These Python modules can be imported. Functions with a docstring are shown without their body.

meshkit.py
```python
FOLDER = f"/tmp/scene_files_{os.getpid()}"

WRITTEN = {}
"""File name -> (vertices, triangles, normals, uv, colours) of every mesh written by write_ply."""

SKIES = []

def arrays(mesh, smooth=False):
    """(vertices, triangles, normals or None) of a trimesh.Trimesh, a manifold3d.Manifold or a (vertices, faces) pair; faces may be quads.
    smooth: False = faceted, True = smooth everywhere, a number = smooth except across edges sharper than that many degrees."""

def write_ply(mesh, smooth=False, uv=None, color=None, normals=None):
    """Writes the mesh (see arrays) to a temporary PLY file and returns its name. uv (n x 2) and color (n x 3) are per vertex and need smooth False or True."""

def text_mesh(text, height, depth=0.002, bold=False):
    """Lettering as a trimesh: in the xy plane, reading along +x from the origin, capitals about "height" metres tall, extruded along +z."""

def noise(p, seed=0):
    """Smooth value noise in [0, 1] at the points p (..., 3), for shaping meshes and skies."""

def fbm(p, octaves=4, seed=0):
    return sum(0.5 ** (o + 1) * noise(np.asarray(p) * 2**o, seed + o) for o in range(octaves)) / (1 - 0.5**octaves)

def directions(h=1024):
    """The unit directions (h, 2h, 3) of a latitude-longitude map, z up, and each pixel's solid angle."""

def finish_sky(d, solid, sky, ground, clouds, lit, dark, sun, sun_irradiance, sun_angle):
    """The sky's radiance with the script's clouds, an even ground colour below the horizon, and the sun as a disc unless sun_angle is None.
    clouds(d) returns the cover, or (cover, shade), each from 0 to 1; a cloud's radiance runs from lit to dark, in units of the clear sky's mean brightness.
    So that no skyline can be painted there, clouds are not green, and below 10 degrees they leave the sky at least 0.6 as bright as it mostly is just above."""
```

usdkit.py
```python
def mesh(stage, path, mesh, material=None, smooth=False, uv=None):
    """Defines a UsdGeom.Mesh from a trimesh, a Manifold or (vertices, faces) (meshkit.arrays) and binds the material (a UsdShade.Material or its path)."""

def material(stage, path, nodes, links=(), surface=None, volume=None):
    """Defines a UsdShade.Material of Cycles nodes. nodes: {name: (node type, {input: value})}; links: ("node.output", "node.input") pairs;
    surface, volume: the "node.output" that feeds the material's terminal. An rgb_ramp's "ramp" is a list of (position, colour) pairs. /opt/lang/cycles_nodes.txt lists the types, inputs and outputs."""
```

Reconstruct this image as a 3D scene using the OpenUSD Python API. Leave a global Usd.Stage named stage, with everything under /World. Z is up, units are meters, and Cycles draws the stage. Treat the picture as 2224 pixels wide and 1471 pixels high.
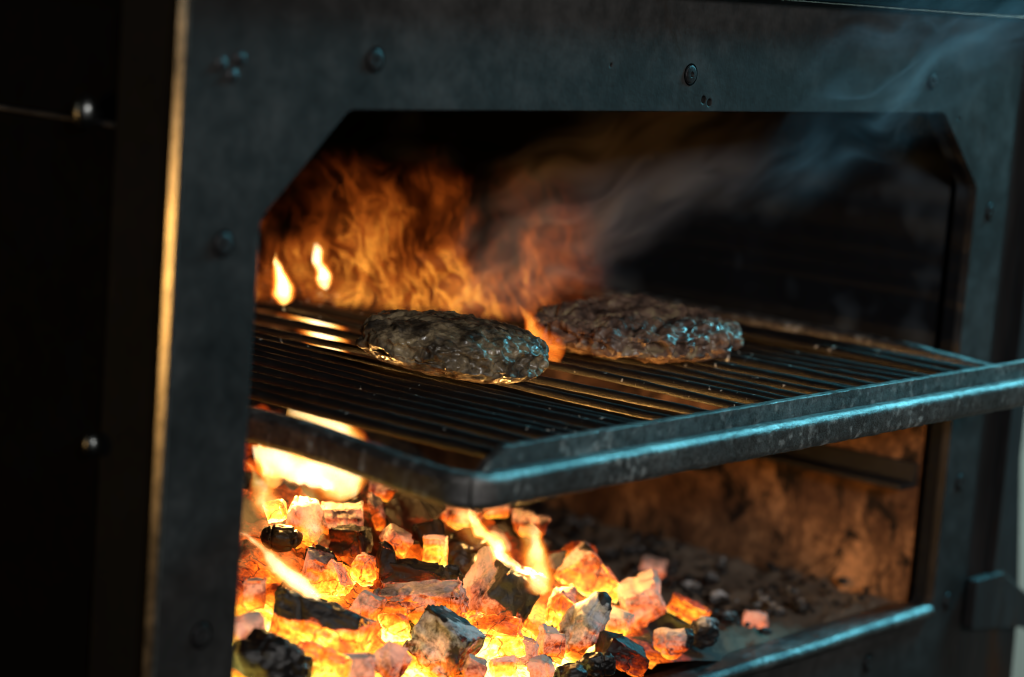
import math, random
import numpy as np, trimesh, usdkit, meshkit
from shapely.geometry import Polygon, Point, box as sbox
from pxr import Usd, UsdGeom, UsdShade, UsdLux, Gf, Sdf, Vt
from scipy.spatial import ConvexHull

rng = np.random.default_rng(7)
stage = Usd.Stage.CreateInMemory()
UsdGeom.SetStageUpAxis(stage, 'Z'); UsdGeom.SetStageMetersPerUnit(stage, 1.0)
UsdGeom.Xform.Define(stage, '/World'); UsdGeom.Scope.Define(stage, '/World/Looks')

# ------------------------------------------------------------------ camera
CAM = np.array([-0.70205735, -0.72266012, 0.38721118])
YAW, PITCH, ROLL, FPX = math.radians(50.51244519), math.radians(-8.92370521), math.radians(4.39133431), 5117.5763
FW = np.array([math.sin(YAW)*math.cos(PITCH), math.cos(YAW)*math.cos(PITCH), math.sin(PITCH)])
R0 = np.array([math.cos(YAW), -math.sin(YAW), 0.0]); U0 = np.cross(R0, FW)
RT = R0*math.cos(ROLL) + U0*math.sin(ROLL); UP = -R0*math.sin(ROLL) + U0*math.cos(ROLL)
cam = UsdGeom.Camera.Define(stage, '/World/camera')
m = np.eye(4); m[0, :3], m[1, :3], m[2, :3], m[3, :3] = RT, UP, -FW, CAM
cam.AddTransformOp().Set(Gf.Matrix4d(m.tolist()))
cam.CreateHorizontalApertureAttr(36.0); cam.CreateVerticalApertureAttr(36.0*677/1024)
FL = 36.0*FPX/2224
cam.CreateFocalLengthAttr(FL); cam.CreateFocusDistanceAttr(1.235); cam.CreateFStopAttr(4.6)
cam.CreateClippingRangeAttr(Gf.Vec2f(0.05, 50)); cam.CreateExposureAttr(0.0)

# ------------------------------------------------------------------ lamps (close-up under a dark stall roof: cool daylight from the right, the others added with no source in view)
def rect_light(name, pos, target, w, h, color, intensity):
    l = UsdLux.RectLight.Define(stage, '/World/'+name)
    l.CreateWidthAttr(w); l.CreateHeightAttr(h); l.CreateColorAttr(Gf.Vec3f(*color)); l.CreateIntensityAttr(intensity)
    z = np.array(pos, float)-np.array(target, float); z /= np.linalg.norm(z)
    x = np.cross([0, 0, 1.0], z); x /= np.linalg.norm(x); y = np.cross(z, x)
    k = np.eye(4); k[0, :3], k[1, :3], k[2, :3], k[3, :3] = x, y, z, pos
    l.AddTransformOp().Set(Gf.Matrix4d(k.tolist()))
    return l
rect_light('cool_daylight_lamp', (1.30, -0.15, 0.85), (0.50, -.05, 0.16), 0.24, 0.30, (0.17, 0.80, 1.0), 85.0)  # daylight from the right, given by an unseen lamp
rect_light('added_fill_lamp', (-1.2, -2.4, 1.2), (0.2, 0, 0.15), 0.6, 0.45, (1.0, 0.95, 0.90), 46.0)  # added fill from the front left, no such source in view
rect_light('added_edge_lamp', (-0.86, 0.88, 0.10), (-0.05, 0, 0.2), 0.10, 0.12, (1.0, 0.50, 0.12), 42.0)  # added lamp, placed to glint off the left plate edge
rect_light('added_dim_edge_lamp', (-1.30, 1.0, 0.4), (-0.05, 0, 0.2), 0.4, 0.9, (0.95, 1.0, 0.85), 0.9)  # added faint lamp for the grey part of the left edge
rect_light('added_backdrop_lamp', (2.3, 1.2, 1.2), (3.2, 1.0, -0.6), 0.8, 0.8, (0.72, 1.0, 0.95), 12.0)  # added lamp, brightens the background wall in place of daylight

# ------------------------------------------------------------------ helpers
used = {}
def path_of(name, parent='/World'):
    parent = str(parent.GetPath()) if hasattr(parent, 'GetPath') else parent
    k = (parent, name); n = used.get(k, 0); used[k] = n+1
    return f'{parent}/{name}' + (f'_{n:03d}' if n else '')
def tag(p, label=None, cat=None, group=None, kind=None):
    p = p.GetPrim() if hasattr(p, 'GetPrim') else p
    for k, v in (('label', label), ('category', cat), ('group', group), ('kind', kind)):
        if v: p.SetCustomDataByKey(k, v)
    return p
def thing(name, label, cat, loc=(0, 0, 0), group=None):
    x = UsdGeom.Xform.Define(stage, path_of(name))
    if tuple(loc) != (0, 0, 0): x.AddTranslateOp().Set(Gf.Vec3d(*map(float, loc)))
    return tag(x, label, cat, group)
def obj(name, mesh, mat, parent='/World', smooth=False, vars=None):
    p = usdkit.mesh(stage, path_of(name, parent), mesh, mat, smooth)
    for k, v in (vars or {}).items():
        UsdGeom.PrimvarsAPI(p).CreatePrimvar(k, Sdf.ValueTypeNames.FloatArray, 'vertex').Set(Vt.FloatArray.FromNumpy(np.asarray(v, np.float32)))
    return p.GetPrim()
def box(x0, x1, y0, y1, z0, z1):
    b = trimesh.creation.box((x1-x0, y1-y0, z1-z0)); b.apply_translation(((x0+x1)/2, (y0+y1)/2, (z0+z1)/2)); return b
def cat_(*ms): return trimesh.util.concatenate(ms)
def sweep(path, prof, closed=False, caps=True):
    """prof: (k,2) in (side, up); path: (n,3), frames keep 'up' near z."""
    P = np.asarray(path, float); n = len(P); k = len(prof); V = []
    for i in range(n):
        t = P[min(i+1, n-1)]-P[max(i-1, 0)]; t /= np.linalg.norm(t)
        s = np.cross(t, [0, 0, 1.0]); s /= np.linalg.norm(s); u = np.cross(s, t)
        d0 = P[i]-P[i-1] if i else t; d1 = P[i+1]-P[i] if i < n-1 else t
        c = np.dot(d0, d1)/(np.linalg.norm(d0)*np.linalg.norm(d1)); w = 1/max(.5, math.sqrt((1+c)/2))
        V += [P[i]+s*a*w+u*b for a, b in prof]
    F = []
    for i in range(n-1):
        for j in range(k):
            a, b = i*k+j, i*k+(j+1) % k; F += [[a, b, b+k], [a, b+k, a+k]]
    if caps:
        V += [P[0], P[-1]]
        for j in range(k):
            F += [[n*k, (j+1) % k, j], [n*k+1, (n-1)*k+j, (n-1)*k+(j+1) % k]]
    t = trimesh.Trimesh(np.array(V), np.array(F), process=False); t.fix_normals(); return t
def rrect(w, h, r, n=4):
    return np.array([(sx*(w/2-r)+r*math.cos(a), sy*(h/2-r)+r*math.sin(a)) for sx, sy, a0 in ((1, 1, 0), (-1, 1, 90), (-1, -1, 180), (1, -1, 270))
                     for a in np.radians(np.linspace(a0, a0+90, n))])
def circ(r, n=10): return np.array([(r*math.cos(a), r*math.sin(a)) for a in np.linspace(0, 2*np.pi, n, endpoint=False)])
def ray(px, py):
    d = FW + RT*(px-1112)/FPX - UP*(py-735.5)/FPX
    return d/np.linalg.norm(d)
def at(px, py, axis, v):
    d = ray(px, py); return CAM + d*(v-CAM[axis])/d[axis]

# ------------------------------------------------------------------ materials
def L(n): return '/World/Looks/'+n
def steel(name, dark, light, rough=(.32, .6), metallic=.75, scale=14, crust=0.0, crust_or_light_col=(.5, .5, .47), bevel=.0012, bump=.25, stretch=(1, 1, 1), seed=0., rust=None, crust_scale=150, spec=.5, crust_soft=.035, contrast=1.0):
    nd = {
        'g': ('geometry', {}),
        'map': ('mapping', {'scale': stretch, 'location': (seed, seed*.7, seed*.3)}),
        'n1': ('noise_texture', {'scale': scale, 'detail': 7, 'roughness': .62, 'distortion': .4}),
        'n2': ('noise_texture', {'scale': scale*9, 'detail': 5, 'roughness': .7}),
        'n3': ('noise_texture', {'scale': scale*45, 'detail': 3, 'roughness': .6}),
        'mx': ('mix_float', {'fac': .38}),
        'col': ('rgb_ramp', {'ramp': [(.5-.2/contrast, dark), (.5, tuple((a*2+b)/3 for a, b in zip(dark, light))), (.5+.16/contrast, light), (.5+.3/contrast, tuple(min(1, x*1.5) for x in light))]}),
        'rg': ('map_range', {'from_min': .3, 'from_max': .7, 'to_min': rough[0], 'to_max': rough[1], 'clamp': True}),
        'bv': ('bevel', {'samples': 4, 'radius': bevel}),
        'bsum': ('mix_float', {'fac': .5}),
        'bp': ('bump', {'strength': bump, 'distance': .0015}),
        'p': ('principled_bsdf', {'metallic': metallic, 'specular_ior_level': spec}),
    }
    ln = [('g.position', 'map.vector')] + [('map.vector', f'{k}.vector') for k in ('n1', 'n2', 'n3')] + [
        ('n1.fac', 'mx.a'), ('n2.fac', 'mx.b'), ('mx.result', 'col.fac'), ('n2.fac', 'rg.value'), ('rg.result', 'p.roughness'),
        ('n2.fac', 'bsum.a'), ('n3.fac', 'bsum.b'), ('bsum.result', 'bp.height'), ('bv.bevel', 'bp.normal'), ('bp.normal', 'p.normal')]
    last = 'col.color'
    if rust:
        nd['rn'] = ('noise_texture', {'scale': scale*2.2, 'detail': 6, 'roughness': .7, 'distortion': .6})
        nd['rr'] = ('map_range', {'from_min': rust[1], 'from_max': rust[1]+.1, 'to_min': 0, 'to_max': 1, 'clamp': True})
        nd['rm'] = ('mix_color', {'b': rust[0]})
        ln += [('map.vector', 'rn.vector'), ('rn.fac', 'rr.value'), ('rr.result', 'rm.fac'), (last, 'rm.a')]; last = 'rm.result'
    if crust:
        nd['cn'] = ('noise_texture', {'scale': crust_scale, 'detail': 3, 'roughness': .6, 'distortion': .1})
        nd['cl'] = ('noise_texture', {'scale': 11, 'detail': 2})
        nd['ca'] = ('math', {'math_type': 'multiply_add', 'value2': .45})
        nd['cr'] = ('map_range', {'from_min': crust, 'from_max': crust+crust_soft, 'to_min': 0, 'to_max': 1, 'clamp': True})
        nd['cm'] = ('mix_color', {'b': crust_or_light_col})
        nd['inv'] = ('math', {'math_type': 'multiply_add', 'value2': -metallic, 'value3': metallic})
        ln += [('g.position', 'cn.vector'), ('g.position', 'cl.vector'), ('cl.fac', 'ca.value1'), ('cn.fac', 'ca.value3'), ('ca.value', 'cr.value'), ('cr.result', 'cm.fac'),
               (last, 'cm.a'), ('cr.result', 'inv.value1'), ('inv.value', 'p.metallic')]; last = 'cm.result'
    ln.append((last, 'p.base_color'))
    return usdkit.material(stage, L(name), nd, ln, surface='p.BSDF')

M_plate = steel('sooty_steel', (.0055, .0056, .0058), (.054, .053, .053), rough=(.45, .7), metallic=.05, scale=7, spec=.28, bump=.2, contrast=1.15, rust=((.022, .016, .012), .63))
M_edge = steel('worn_edge_steel', (.16, .15, .13), (.42, .40, .36), rough=(.20, .32), metallic=.9, scale=9, bump=.04)
M_black = steel('blackened_steel', (.0008, .0008, .001), (.0025, .0025, .003), rough=(.6, .8), metallic=.0, scale=12, bump=.15, spec=.03)
M_frame = steel('dark_frame_steel', (.004, .004, .0035), (.008, .0078, .007), rough=(.6, .75), metallic=.0, scale=12, bump=.15, spec=.06)
M_flange = steel('rusty_flange_steel', (.014, .015, .018), (.09, .085, .085), rough=(.4, .65), metallic=.6, scale=10, stretch=(1, 1, .18), rust=((.10, .045, .02), .6), bump=.3)
M_grill = steel('greasy_grill_steel', (.05, .05, .051), (.27, .265, .26), rough=(.26, .48), metallic=.8, scale=25, crust=.77, crust_or_light_col=(.34, .37, .365), bump=.7, bevel=.001, crust_scale=170, crust_soft=.24)
M_sill = steel('worn_sill_steel', (.05, .05, .053), (.30, .30, .30), rough=(.27, .52), metallic=.9, scale=26, bump=.7, bevel=.001, contrast=1.8)
M_bar = steel('greasy_bar_steel', (.003, .003, .0033), (.010, .010, .011), rough=(.42, .62), metallic=.0, scale=30, spec=.35, crust=.925, crust_or_light_col=(.45, .47, .45), bump=.5, bevel=.0004, crust_scale=210)
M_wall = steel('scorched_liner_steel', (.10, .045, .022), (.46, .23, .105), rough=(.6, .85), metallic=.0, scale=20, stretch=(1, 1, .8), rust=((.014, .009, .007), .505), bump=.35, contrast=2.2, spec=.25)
M_soot_shade = steel('soot_shade_steel', (.0018, .0026, .0038), (.007, .010, .0145), rough=(.6, .8), metallic=.0, scale=13, bump=.3, crust=.725, crust_or_light_col=(.085, .115, .145), crust_scale=12, crust_soft=.40, spec=.2)  # soot darkened to hold back coal light; bluish patches paint in cool light
M_knob = steel('bright_rivet_steel', (.10, .11, .11), (.2, .21, .21), rough=(.25, .4), metallic=1, scale=60, bump=.05, bevel=.0003)
M_screw = steel('screw_steel', (.03, .03, .033), (.11, .11, .115), rough=(.3, .5), metallic=.8, scale=80, bump=.2, bevel=.0003)
M_hole = usdkit.material(stage, L('screw_recess'), {'p': ('principled_bsdf', {'base_color': (.004, .004, .004), 'roughness': .8})}, [], surface='p.BSDF')
M_back = usdkit.material(stage, L('pale_plaster'), {'g': ('geometry', {}), 'n': ('noise_texture', {'scale': 3.0, 'detail': 4}),
    'c': ('rgb_ramp', {'ramp': [(.35, (.50, .56, .52)), (.65, (.74, .78, .74))]}), 'p': ('principled_bsdf', {'roughness': .9})},
    [('g.position', 'n.vector'), ('n.fac', 'c.fac'), ('c.color', 'p.base_color')], surface='p.BSDF')

# ------------------------------------------------------------------ the oven
W, H, CH = 0.622, 0.320, 0.0505
PT = 0.0058
def round_poly(pts, r):
    return Polygon(pts).buffer(-r, join_style='mitre').buffer(r, quad_segs=6)
hole = Polygon([(0, 0), (0, H-.047), (CH, H), (W-CH, H), (W, H-.047), (W, 0)])
hole = hole.buffer(-.008, join_style='mitre').buffer(.008, quad_segs=6)
PX0, PX1, PZ0, PZ1 = -.0462, .662, -.16, .381
outer = sbox(PX0, PZ0, PX1, PZ1)
plate2d = outer.difference(hole)
for (hx, hz, hr) in ((.318, .3262, .0022), (.3235, .3248, .0021), (.589, .3165, .0012), (.236, .343, .0011)):
    plate2d = plate2d.difference(Point(hx, hz).buffer(hr))
def extrude_y(poly, y0, t):
    e = trimesh.creation.extrude_polygon(poly, t, engine='earcut')   # xy -> x,z
    v = e.vertices.copy(); e.vertices = np.column_stack([v[:, 0], y0+t-v[:, 2], v[:, 1]])
    e.fix_normals(); return e
oven = thing('charcoal_oven', 'dark sooty steel charcoal oven with wide chamfered opening and glowing coal bed', 'oven')
front = obj('front_plate', extrude_y(plate2d, 0, PT), M_plate, oven)
# folded return behind the opening edge
ret = hole.buffer(.0025, join_style='mitre').difference(hole.buffer(.0004, join_style='mitre'))
obj('opening_return', extrude_y(ret, PT+.0005, .0085), M_soot_shade, front)  # plate fold given the dark soot tone to stand for shade
# screws: countersunk rings with a dark socket
def lathe_y(prof, n=24):
    """prof (r, y) -> disc facing -y"""
    V, F = [], []
    k = len(prof)
    for i in range(n):
        a = 2*np.pi*i/n
        V += [(r*math.cos(a), y, r*math.sin(a)) for r, y in prof]
    for i in range(n):
        for j in range(k-1):
            a, b, c, d = i*k+j, i*k+j+1, ((i+1) % n)*k+j, ((i+1) % n)*k+j+1
            F += [[a, b, d], [a, d, c]]
    t = trimesh.Trimesh(np.array(V), np.array(F)); t.merge_vertices(); t.update_faces(t.nondegenerate_faces()); t.fix_normals(); return t
screw_px = [(815, 130, 1), (1500, 162, 1), (2025, 175, .95), (485, 530, 1), (2150, 460, 1), (2085, 1047, 1), (437, 1380, 1.05), (2058, 1305, 1), (1885, 1440, 1)]
for px, py, s in screw_px:
    c = at(px, py, 1, 0.0)
    prof = [(0, -.0004), (.0015*s, -.0004), (.0016*s, -.0010), (.0036*s, -.0010), (.0046*s, -.0006), (.0050*s, .0004), (0, .0004)]
    sm = lathe_y(prof); sm.apply_translation((c[0], 0, c[2]))
    sc = obj('screw', sm, M_screw, oven, smooth=25)
    hl = lathe_y([(0, -.00062), (.0011*s, -.00062), (.0013*s, -.00045)]); hl.apply_translation((c[0], 0, c[2])); obj('socket', hl, M_hole, sc)
    rg = lathe_y([(.0050*s, -.00012), (.0052*s, -.0003), (.0057*s, -.0003), (.0059*s, -.00012)]); rg.apply_translation((c[0], 0, c[2])); obj('rim', rg, M_black, sc)
# weld blobs at the upper left corner
for px, py in ((482, 140), (522, 128), (505, 165)):
    c = at(px, py, 1, 0.0); s = trimesh.creation.icosphere(2, .0032); s.apply_scale((1, .45, 1)); s.apply_translation((c[0], .0002, c[2]))
    s.vertices += (meshkit.fbm(s.vertices*500, 3)[:, None]-.5)*.0012
    obj('weld_spot', s, M_screw, front, smooth=True)
obj('edge_trim', box(PX0-.0022, PX0-.0002, -.0006, PT-.0006, PZ0, PZ1), M_edge, front)
# sill: rolled lip across the bottom of the opening, sloping back into the fire box
lip = []
for i, (y, z) in enumerate(((-.0030, -.005), (-.0042, -.0028), (-.0042, -.0012), (-.0034, .0004), (-.0020, .0015), (-.0002, .0020), (.0020, .0020), (.008, .0008), (.020, -.0005), (.0285, -.003), (.030, -.010))):
    lip.append((y, z))
lip2 = [(y+.0012, z-.0016) for y, z in lip[::-1]]
ys = np.array(lip+lip2)
xs = np.linspace(.002, W-.004, 60)
Vv, Ff = [], []
k = len(ys)
for i, x in enumerate(xs):
    wob = .0004*math.sin(x*23)+.0002*math.sin(x*61+1)
    Vv += [(x, y+wob*.4, z+wob) for y, z in ys]
for i in range(len(xs)-1):
    for j in range(k):
        a, b = i*k+j, i*k+(j+1) % k; Ff += [[a, b, b+k], [a, b+k, a+k]]
Ff += [[0, j+1, j] for j in range(1, k-1)] + [[(len(xs)-1)*k, (len(xs)-1)*k+j, (len(xs)-1)*k+j+1] for j in range(1, k-1)]
sill = trimesh.Trimesh(np.array(Vv), np.array(Ff), process=False); sill.fix_normals()
obj('sill', sill, M_sill, oven, smooth=50)
# fire box
XL, XR, YB, ZT, ZB = -.012, .628, .52, .352, -.05
ZS = .146
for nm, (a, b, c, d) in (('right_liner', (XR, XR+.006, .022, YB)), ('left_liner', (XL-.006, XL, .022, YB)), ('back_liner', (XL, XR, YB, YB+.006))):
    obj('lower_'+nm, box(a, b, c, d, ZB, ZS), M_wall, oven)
    obj('upper_'+nm, box(a, b, c, d, ZS+.0008, ZT), M_soot_shade, oven)  # darker upper half stands in for shade as well as soot
obj('roof_liner', box(XL, XR, .022, YB, ZT, ZT+.006), M_soot_shade, oven)
obj('fire_box_floor', box(XL, XR, .012, YB, ZB-.006, ZB), M_soot_shade, oven)
# ledge angle that carries the grill rack on the right wall, and its twin on the left
for x0, s in ((XR, -1), (XL, 1)):
    a = box(*sorted((x0+s*.0005, x0+s*.020)), .024, .5, .0745, .0775)
    b = box(*sorted((x0+s*.0005, x0+s*.0035)), .024, .5, .0777, .090)
    obj('lower_rack_ledge', cat_(a, b), M_plate, oven)
    a = box(*sorted((x0+s*.0005, x0+s*.022)), .024, .5, .1505, .1535)
    obj('rack_ledge', a, M_plate, oven)
# body around: left corner post, left side panel with seam and rivets, right flange, hinge
obj('corner_post', box(PX0+.0015, PX0+.012, PT+.0006, .0440, PZ0, PZ1), M_frame, oven)
side = obj('side_panel', cat_(box(PX0+.0035, PX0+.0095, .0445, .545, PZ0, .3085), box(PX0+.005, PX0+.0095, .0445, .545, .3088, PZ1+.05)), M_black, oven)
obj('panel_seam', sweep([(PX0+.0030, .046, .3087), (PX0+.0030, .545, .3087)], circ(.0012, 8)), M_screw, side)
for (px, py, s) in ((193, 243, 1.5), (207, 965, 1.1)):
    c = at(px, py, 0, PX0)
    st = trimesh.creation.icosphere(3, .0042*s); st.apply_scale((.8, .85, 1.15)); st.apply_translation((PX0-.002, c[1], c[2]))
    sh = trimesh.creation.cylinder(.0018, .010, 12); sh.apply_transform(trimesh.transformations.rotation_matrix(np.pi/2, (0, 1, 0))); sh.apply_translation((PX0+.002, c[1], c[2]-.001))
    obj('rivet', cat_(st, sh), M_knob, side, smooth=True)
obj('shading_hood', box(PX0-.02, PX1+.1, -.012, .56, PZ1+.0006, PZ1+.055), M_black, oven)  # front pushed out to shade the top of the plate
fl = obj('right_flange', extrude_y(Polygon([(PX1+.0006, PZ0), (.756, PZ0), (.7515, -.055), (.7500, -.02), (.7290, .085), (.7275, PZ1), (PX1+.0006, PZ1)]), .004, .0095), M_flange, oven)
obj('flange_rib', box(.6935, .6965, -.004, .0036, .012, PZ1), M_flange, fl)
obj('right_side_panel', box(.7000, .7060, .0140, .545, PZ0, PZ1), M_black, oven)
# hinge arm at the lower right: forged strap with a ring end
strap = Polygon([(.664, .013), (.700, .013), (.712, .006), (.760, -.020), (.82, -.045), (.82, -.068), (.765, -.040), (.735, -.030), (.664, -.020)]).buffer(-.002).buffer(.002)
hinge = obj('hinge_strap', extrude_y(strap, -.008, .0075), M_flange, oven)
obj('hinge_rim', sweep([(.700, -.004, .0142), (.712, -.004, .0072), (.760, -.004, -.0188), (.82, -.004, -.0438)], circ(.0013, 8)), M_grill, hinge)

# ------------------------------------------------------------------ grill rack
rack = thing('grill_rack', 'sliding steel grill rack with round bars pulled forward out of the oven opening', 'grill rack')
GX0, GX1, GYF, GYB = .0505, .5830, -.0870, .425
rt, rh = .0085, .0165
zc = .176-rh/2
def fillet_path(a, c, b, r, n=8):
    a, c, b = map(np.array, (a, c, b)); d0 = (a-c)/np.linalg.norm(a-c); d1 = (b-c)/np.linalg.norm(b-c)
    p0, p1, ce = c+d0*r, c+d1*r, c+d0*r+d1*r
    return [ce + (p0-ce)*math.cos(t)+(p1-ce)*math.sin(t) for t in np.linspace(0, np.pi/2, n)]
def jitter_mesh(t, amp, freq, seed=0):
    n = t.vertex_normals; t.vertices = t.vertices + n*((meshkit.fbm(t.vertices*freq, 4, seed)-.5)*2*amp)[:, None]; return t
def dense_line(p, q, n): return [np.array(p)+(np.array(q)-np.array(p))*t for t in np.linspace(0, 1, n)]
hw = .0055
zf = .1625
def fz(y): return zf + (zc-zf)*float(sm01((y-(GYF+.012))/.11))
def sm01(t): t = min(1, max(0, t)); return t*t*(3-2*t)
left = [np.array((GX0+hw, y, fz(y))) for y in np.linspace(GYB, GYF+hw+.016, 90)]
cl = [np.array((p[0], p[1], fz(p[1]))) for p in fillet_path((GX0+hw, GYB, 0), (GX0+hw, GYF+hw, 0), (GX1, GYF+hw, 0), .013, 9)]
cr = [np.array((p[0], p[1], fz(p[1]))) for p in fillet_path((GX0, GYF+hw, 0), (GX1-hw, GYF+hw, 0), (GX1-hw, GYB, 0), .013, 9)]
mid = dense_line((GX0+hw+.018, GYF+hw, fz(GYF)), (GX1-hw-.018, GYF+hw, fz(GYF)), 160)
right = [np.array((GX1-hw, y, fz(y))) for y in np.linspace(GYF+hw+.016, GYB, 90)]
prof = rrect(.0115, .0160, .0040, 5)
obj('side_rail', jitter_mesh(sweep(left+cl[:5], prof), .0005, 155, 1), M_grill, rack, smooth=50)
obj('side_rail', jitter_mesh(sweep(cr[4:]+right, prof), .0005, 155, 1), M_grill, rack, smooth=50)
obj('front_bar', jitter_mesh(sweep(cl[4:]+mid+cr[:5], prof), .0005, 155, 1), M_grill, rack, smooth=50)
up2 = Polygon([(GX0+.018, .164), (GX0+.024, .1715), (GX0+.036, .1785), (GX1-.010, .1785), (GX1-.010, .164)])
u = extrude_y(up2, GYF+.0128, .0045); u = u.subdivide_to_size(.004)
obj('raised_lip', jitter_mesh(u, .0003, 180, 4), M_grill, rack, smooth=30)
obj('rear_bar', sweep([(GX0+rt, GYB-.006, zc), (GX1-rt, GYB-.006, zc)], rrect(.006, .010, .002)), M_bar, rack, smooth=50)
bars = [.0965, .113, .129, .146, .160, .1725, .187, .202, .218, .241, .269, .300, .324, .344, .362, .381, .399, .416, .4330, .450, .4665, .4830, .5150, .5300, .5460]
BR = .0023
ZBAR = .1712
for i, bx in enumerate(bars):
    a1, a2, ph = rng.normal(0, .0018), rng.normal(0, .0011), rng.uniform(0, 6)
    ysn = np.linspace(GYF+.0174, GYB-.009, 70)
    pts = [(bx + a1*math.sin(y*7+ph), y, ZBAR + a2*math.sin(y*6+ph*2)+.0006*math.sin(y*23+ph)) for y in ysn]
    obj('grill_bar', jitter_mesh(sweep(pts, circ(BR*rng.uniform(.92, 1.08)*(1.35 if bx > .43 else 1.28 if bx > .31 or bx < .21 else 1), 10)), .00045, 230, 10+i), M_bar, rack, smooth=60)
GTOP = ZBAR+BR

# ------------------------------------------------------------------ burgers
def meat(name, warm):
    nd = {'g': ('geometry', {}),
          'n1': ('noise_texture', {'scale': 70, 'detail': 8, 'roughness': .65, 'distortion': .6}),
          'n2': ('noise_texture', {'scale': 190, 'detail': 4, 'roughness': .6}),
          'n3': ('voronoi_texture', {'scale': 190, 'detail': 1}),
          'col': ('rgb_ramp', {'ramp': [(.32, (.008, .006, .005)), (.44, (.045, .034, .023) if not warm else (.085, .052, .040)), (.54, (.15, .112, .068) if not warm else (.19, .118, .085)), (.65, (.34, .26, .15)), (.8, (.5, .4, .25))]}),
          'rg': ('rgb_ramp', {'ramp': [(.36, (.16, .16, .16)), (.48, (.42, .42, .42)), (.62, (.7, .7, .7))]}),
          'ad': ('mix_float', {'fac': .4}), 'bp': ('bump', {'strength': .75, 'distance': .0016}),
          'p': ('principled_bsdf', {'specular_ior_level': .5, 'coat_weight': .08 if warm else .35, 'coat_roughness': .14})}
    ln = [('g.position', k+'.vector') for k in ('n1', 'n2', 'n3')] + [('n1.fac', 'col.fac'), ('col.color', 'p.base_color'), ('n2.fac', 'rg.fac'), ('rg.color', 'p.roughness'),
          ('n2.fac', 'ad.a'), ('n3.distance', 'ad.b'), ('ad.result', 'bp.height'), ('bp.normal', 'p.normal')]
    return usdkit.material(stage, L(name), nd, ln, surface='p.BSDF')
def patty(rx, ry, h, seed, rot, lump, tilt=(0, 0)):
    s = trimesh.creation.icosphere(6, 1.0); v = s.vertices
    ang = np.arctan2(v[:, 1], v[:, 0]); rr = np.hypot(v[:, 0], v[:, 1])
    z = np.sign(v[:, 2])*np.abs(v[:, 2])**.55
    r = np.clip(rr, 0, 1)**.62
    edge = 1 + .10*(meshkit.fbm(np.column_stack([np.cos(ang)*1.6, np.sin(ang)*1.6, z*.7+seed]), 3, seed)-.5)*2
    p = np.column_stack([np.cos(ang)*r*rx*edge, np.sin(ang)*r*ry*edge, z*h/2*(1-.10*r**2)])
    t = trimesh.Trimesh(p, s.faces, process=False); n = t.vertex_normals
    f1 = meshkit.fbm(p*55, 4, seed)-.5
    f2 = 1-np.abs(2*meshkit.fbm(p*110+9, 3, seed+5)-1)*2.2        # crumbly ridges
    f3 = meshkit.fbm(p*320, 3, seed+9)-.5
    side_ = np.clip(1-np.abs(n[:, 2]), 0, 1)
    d = f1*.0130*lump + (f2-.55)*.0046*lump*(.5+.7*side_) + f3*.0022
    d = np.where(v[:, 2] < -.25, d*.5, d)
    p = p + n*d[:, None]
    t = trimesh.Trimesh(p, s.faces, process=False)
    t.apply_transform(trimesh.transformations.euler_matrix(tilt[0], tilt[1], rot))
    t.apply_translation((0, 0, -np.percentile(t.vertices[:, 2], 2))); return t
M_meat1, M_meat2 = meat('charred_meat', False), meat('browned_meat', True)
b1 = patty(.0500, .0430, .0275, 3, math.radians(-35), .75, (.03, .10))
b1.apply_translation((.226, .080, GTOP-.0006))
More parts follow.
